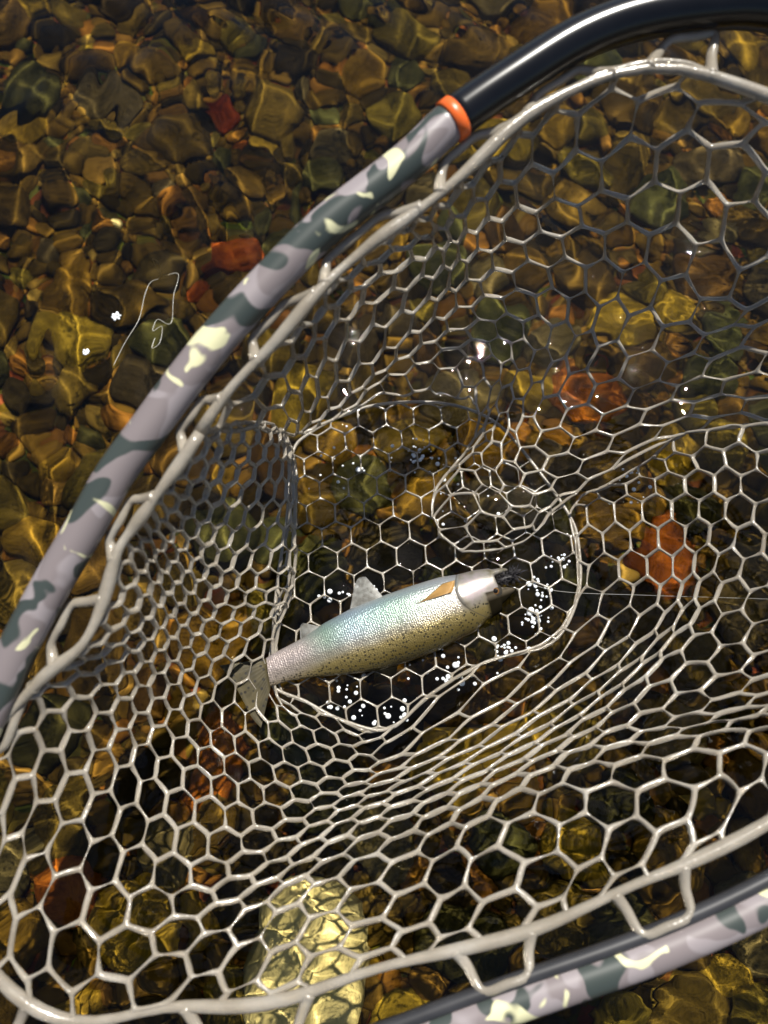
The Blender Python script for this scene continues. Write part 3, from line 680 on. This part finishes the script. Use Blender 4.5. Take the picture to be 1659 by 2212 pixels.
c = mix(nt, crown_shade, c, (.012, .010, .006))
ll = math_(nt, 'ABSOLUTE', math_(nt, 'ADD', sx.outputs['Y'], .0005)); lls = ramp(nt, ll, [(.0004, (.45, .45, .45)), (.0009, (0, 0, 0))])
c = mix(nt, lls, c, (.20, .17, .13))
L.new(c, b.inputs['Base Color']); b.inputs['Metallic'].default_value = .45; b.inputs['Roughness'].default_value = .33
b.inputs['Coat Weight'].default_value = .5; b.inputs['Coat Roughness'].default_value = .1
mp = N(nt, 'ShaderNodeMapping'); mp.inputs['Scale'].default_value = (.8, 1.25, 1); L.new(tc.outputs['Object'], mp.inputs[0])
sc_ = N(nt, 'ShaderNodeTexVoronoi', Scale=760.0, Randomness=.55); L.new(mp.outputs[0], sc_.inputs['Vector'])
hb = ramp(nt, math_(nt, 'MULTIPLY', math_(nt, 'SUBTRACT', sx.outputs['X'], floc(1225, 250)[0]), 200.0), [(0, (1, 1, 1)), (.5, (.06, .06, .06))])
bump(nt, math_(nt, 'MULTIPLY', sc_.outputs['Distance'], hb), .6, .0006, b)
gx_ = math_(nt, 'SUBTRACT', sx.outputs['X'], math_(nt, 'ADD', math_(nt, 'MULTIPLY', math_(nt, 'POWER', math_(nt, 'ABSOLUTE', math_(nt, 'SUBTRACT', sx.outputs['Y'], floc(1235, 250)[1] + .002)), 2.0), .010 / .018 ** 2), floc(1235, 250)[0] - .0006))
gl_ = ramp(nt, math_(nt, 'MULTIPLY', math_(nt, 'ABSOLUTE', gx_), 500.0), [(.1, (.7, .7, .7)), (.5, (0, 0, 0))])
hk_ = math_(nt, 'MULTIPLY', ramp(nt, math_(nt, 'MULTIPLY', gx_, 60.0), [(0, (0, 0, 0)), (.15, (.8, .8, .8))]), ramp(nt, tY, [(.40, (0, 0, 0)), (.56, (1, 1, 1))]))
hn = N(nt, 'ShaderNodeTexNoise', Scale=110.0, Detail=3.0); L.new(tc.outputs['Object'], hn.inputs['Vector'])
hcol = ramp(nt, hn.outputs[0], [(.32, (.16, .125, .05)), (.48, (.30, .27, .24)), (.68, (.40, .33, .36))])
c2_ = mix(nt, gl_, mix(nt, math_(nt, 'MULTIPLY', hk_, math_(nt, 'SUBTRACT', 1.0, crown_shade)), c, hcol), (.10, .085, .06))
L.new(mix(nt, 1.0, c2_, (.80, .78, .74), 'MULTIPLY'), b.inputs['Base Color'])
nh = math_(nt, 'SUBTRACT', 1.0, crown_shade); L.new(math_(nt, 'MULTIPLY', nh, .45), b.inputs['Metallic']); L.new(math_(nt, 'MULTIPLY', nh, .5), b.inputs['Coat Weight'])  # no shine on the crown, so its painted shade stays dark
L.new(math_(nt, 'MULTIPLY_ADD', crown_shade, .3, .33), b.inputs['Roughness']); L.new(math_(nt, 'MULTIPLY', nh, .5), b.inputs['Specular IOR Level'])
body = link('body', me2, m_skin)
def tofish(o):
    o.matrix_world = FM; o.parent = trout; o.matrix_parent_inverse = Matrix.Translation(trout.location).inverted()
    return o
tofish(body)
m_fin, nt, b = mat('translucent fin')
tc = N(nt, 'ShaderNodeTexCoord'); wv = N(nt, 'ShaderNodeTexNoise', Scale=300.0, Detail=2.0); nt.links.new(tc.outputs['Object'], wv.inputs['Vector'])
nt.links.new(ramp(nt, wv.outputs[0], [(.35, (.30, .29, .26)), (.65, (.50, .50, .47))]), b.inputs['Base Color'])
b.inputs['Transmission Weight'].default_value = .5; b.inputs['Roughness'].default_value = .3; b.inputs['Alpha'].default_value = .75
m_pec = plain('amber fin', (.52, .30, .10), .3, trans=.2)
m_tail, nt, b = mat('olive tail fin')
tc = N(nt, 'ShaderNodeTexCoord'); v_ = N(nt, 'ShaderNodeTexVoronoi', Scale=230.0); nt.links.new(tc.outputs['Object'], v_.inputs['Vector'])
n_ = N(nt, 'ShaderNodeTexNoise', Scale=90.0); nt.links.new(tc.outputs['Object'], n_.inputs['Vector'])
cb = ramp(nt, n_.outputs[0], [(.3, (.030, .025, .012)), (.7, (.075, .060, .028))])
nt.links.new(mix(nt, ramp(nt, v_.outputs['Distance'], [(.2, (.9, .9, .9)), (.3, (0, 0, 0))]), cb, (.015, .013, .01)), b.inputs['Base Color'])
b.inputs['Roughness'].default_value = .6; b.inputs['Specular IOR Level'].default_value = .25
def fin(name, root, tip, mt, lift0, lift1, rays=9, th_=.00055):
    """a fin as a ribbed sheet with thickness between a root line and a tip line (picture places on the fish)"""
    R = catmull([(*floc(*p), lift0) for p in root], 6); Tp = catmull([(*floc(*p), lift1) for p in tip], 6)
    n = rays * 4; m = 7
    def at(P, u): k = u * (len(P) - 1); i = min(int(k), len(P) - 2); return P[i] + (P[i + 1] - P[i]) * (k - i)
    V, Fc = [], []
    for side in (1, -1):
        for a in range(n + 1):
            for s in range(m + 1):
                u, v = a / n, s / m; p = at(R, u) * (1 - v) + at(Tp, u) * v
                p = p + np.array((0, 0, .0022 * math.sin(v * 2.2 + u * 3) * v))
                rib = (th_ * (1.15 - .8 * v)) * (.75 + .25 * abs(math.cos(a * math.pi / 4)))
                V.append(p + np.array((0, 0, side * rib)))
    K = (n + 1) * (m + 1)
    for a in range(n):
        for s in range(m):
            q = (a * (m + 1) + s, a * (m + 1) + s + 1, (a + 1) * (m + 1) + s + 1, (a + 1) * (m + 1) + s)
            Fc.append(q); Fc.append(tuple(x + K for x in q[::-1]))
    ring_ = [a * (m + 1) for a in range(n + 1)] + [n * (m + 1) + s for s in range(1, m + 1)] + [a * (m + 1) + m for a in range(n - 1, -1, -1)] + [s for s in range(m - 1, 0, -1)]
    for a, c_ in zip(ring_, ring_[1:] + ring_[:1]): Fc.append((a, a + K, c_ + K, c_))
    return tofish(link(name, mesh(name, V, Fc), mt))
fin('pectoral_fin', [(1215,165),(1212,195),(1200,225)], [(1150,185),(1060,262),(1015,285)], m_pec, .0158, .0178)
fin('pelvic_fin', [(872,262),(845,268),(812,282)], [(770,140),(722,160),(690,305)], m_fin, .004, -.004)
fin('anal_fin', [(562,402),(520,432),(472,462)], [(452,378),(436,400),(440,462)], m_fin, .002, -.003)
fin('caudal_fin', [(275,556),(285,620),(300,702)], [(52,590),(112,660),(172,762),(215,840),(262,890)], m_tail, .005, .010, 14)
fin('dorsal_fin', [(935,590),(880,606),(820,614)], [(930,640),(880,672),(815,700)], m_tail, -.002, -.012)
fin('adipose_fin', [(470,636),(455,640),(440,644)], [(440,662),(430,664),(424,660)], m_tail, 0, -.004, 3)
# eye
ec = floc(1425, 216); zs = .0100
def ball(name, c, r, mt, flat=1.0, parent=None):
    bm = bmesh.new(); bmesh.ops.create_uvsphere(bm, u_segments=24, v_segments=14, radius=r)
    for v in bm.verts: v.co = Vector((v.co.x + c[0], v.co.y + c[1], v.co.z * flat + c[2]))
    me = bpy.data.meshes.new(name); bm.to_mesh(me); bm.free(); o = tofish(link(name, me, mt))
    if parent: o.parent = parent; o.matrix_parent_inverse = parent.matrix_world.inverted()
    return o
m_iris = plain('copper iris', (.13, .065, .02), .15); m_pupil = plain('black pupil', (.004, .004, .004), .06); m_socket = plain('dark eye rim', (.03, .026, .02), .3)
eye = ball('eye', (ec[0], ec[1], zs - .0014), .0062, m_socket, .62)
bpy.context.view_layer.update()
ball('iris', (ec[0] + .0002, ec[1] - .0001, zs + .0008), .0034, m_iris, .62, eye)
ball('pupil', (ec[0] + .0002, ec[1] - .0001, zs + .0020), .0020, m_pupil, .62, eye)
# fly in the mouth
fc = FM @ Vector((*floc(1497, 146), .005))
fly = empty('fishing_fly', fc[:]); tag(fly, 'black fuzzy fishing fly hooked in the open mouth of the trout', 'fishing fly')
V, Fc = [], []
for k in range(260):
    u = Vector((rng.normal(), rng.normal(), rng.normal())).normalized(); p0 = fc + ex * rng.uniform(-.007, .007); L_ = rng.uniform(.004, .009)
    v, f = tube([p0, p0 + u * L_ * .5 + ex * .001, p0 + u * L_ + ex * .002], [.00045, .00035, .00015], sides=4)
    o_ = len(V); V += v; Fc += [tuple(a + o_ for a in q) for q in f]
hk = link('hackle', mesh('hackle', V, Fc), m_fly, fly); tag(hk, kind='stuff')
link('shank', tube_mesh('shank', [fc - ex * .009, fc - ex * .004, fc + ex * .004, fc + ex * .0075], [.0008, .0028, .0026, .001], sides=10), m_fly, fly)
# leader from the fly to the right
lp = [fc + ex * .007] + [pixz(x, y, z) for x, y, z in ((1200, 1276, .012), (1400, 1286, .04), (1659, 1294, .10), (1900, 1305, .16))]
tag(link('fishing_line', tube_mesh('fishing_line', catmull([p[:] for p in lp], 10), .00014, sides=6), m_line), 'thin clear fishing line running from the trout to the net edge', 'fishing line')

# ---------------------------------------------------------------- bubbles on the water
bmsh = bmesh.new(); bmesh.ops.create_icosphere(bmsh, subdivisions=2, radius=1); bub = bpy.data.meshes.new('bubble'); bmsh.to_mesh(bub); bmsh.free()
bub.materials.append(m_bubble); bub.polygons.foreach_set('use_smooth', [True] * len(bub.polygons))
CL = [(905,985,55,28,34,'tiny white bubble on the dark water behind the trout\'s fins'),(790,1268,28,14,9,'tiny white bubble beside the pelvic fin of the trout'),(742,1290,40,16,12,'tiny white bubble beside the pelvic fin of the trout'),
 (1165,1270,26,36,22,'tiny white bubble just off the mouth of the trout'),(1215,1215,34,20,18,'tiny white bubble just off the mouth of the trout'),(1150,1335,32,26,26,'tiny white bubble below the head of the trout'),(1095,1395,40,22,22,'tiny white bubble below the head of the trout'),
 (730,1500,60,45,24,'tiny white bubble on the water below the tail of the trout'),(840,1545,60,30,14,'tiny white bubble on the water below the tail of the trout'),(980,1450,70,34,24,'tiny white bubble on the water along the back of the trout'),
 (715,1010,60,60,14,'tiny white bubble near the left fold of the net'),(1370,1045,36,45,16,'tiny white bubble under the right fold of the net'),(990,1110,90,60,8,'tiny white bubble near the left fold of the net')]
for x0, y0, sx_, sy_, n, lab in CL:
    for _ in range(n):
        p = pixz(x0 + rng.normal() * sx_ * .55, y0 + rng.normal() * sy_ * .55, 0)
        o = bpy.data.objects.new('bubble', bub); col.objects.link(o); r = float(np.clip(rng.lognormal(-6.8, .4), .0006, .0025))
        o.scale = (r, r, r * .8); o.location = (p.x, p.y, float(water(np.array([p.x]), np.array([p.y]))[0]) + r * .25)
        tag(o, lab, 'bubble', lab.replace('tiny white bubble', 'bubbles')); o.cycles.is_caustics_receiver = True
# foam specks and a curl of drifting line in the open water
for x, y, r, lab in ((252, 685, .0040, 'round white foam speck beside the drifting curled line'), (186, 760, .0030, 'smaller white foam speck over the ochre stone')):
    bm = bmesh.new(); p = pixz(x, y, .0005)
    for k in range(26):
        a = rng.uniform(0, 6.28); d_ = r * math.sqrt(rng.random()); q = r * rng.uniform(.18, .34)
        bmesh.ops.create_icosphere(bm, subdivisions=2, radius=q, matrix=Matrix.Translation((p.x + d_ * math.cos(a), p.y + d_ * math.sin(a), p.z + r * .15)))
    me = bpy.data.meshes.new('foam_speck'); bm.to_mesh(me); bm.free(); tag(link('foam_speck', me, m_bubble), lab, 'foam')
cur = [(245,790),(270,740),(300,690),(312,640),(325,610),(345,600),(338,580),(330,560),(345,570),(350,595),(385,592),(375,640),(372,690),(362,700),(340,690),(330,715),(350,705),(345,740),(328,752),(335,730)]
tag(link('drifting_line', tube_mesh('drifting_line', catmull([pixz(x, y, .0022)[:] for x, y in cur], 8), .00022, sides=6), m_line), 'curled pale line drifting on open water beside the frame', 'fishing line')
print('stones', nst, 'gravel', cnt)
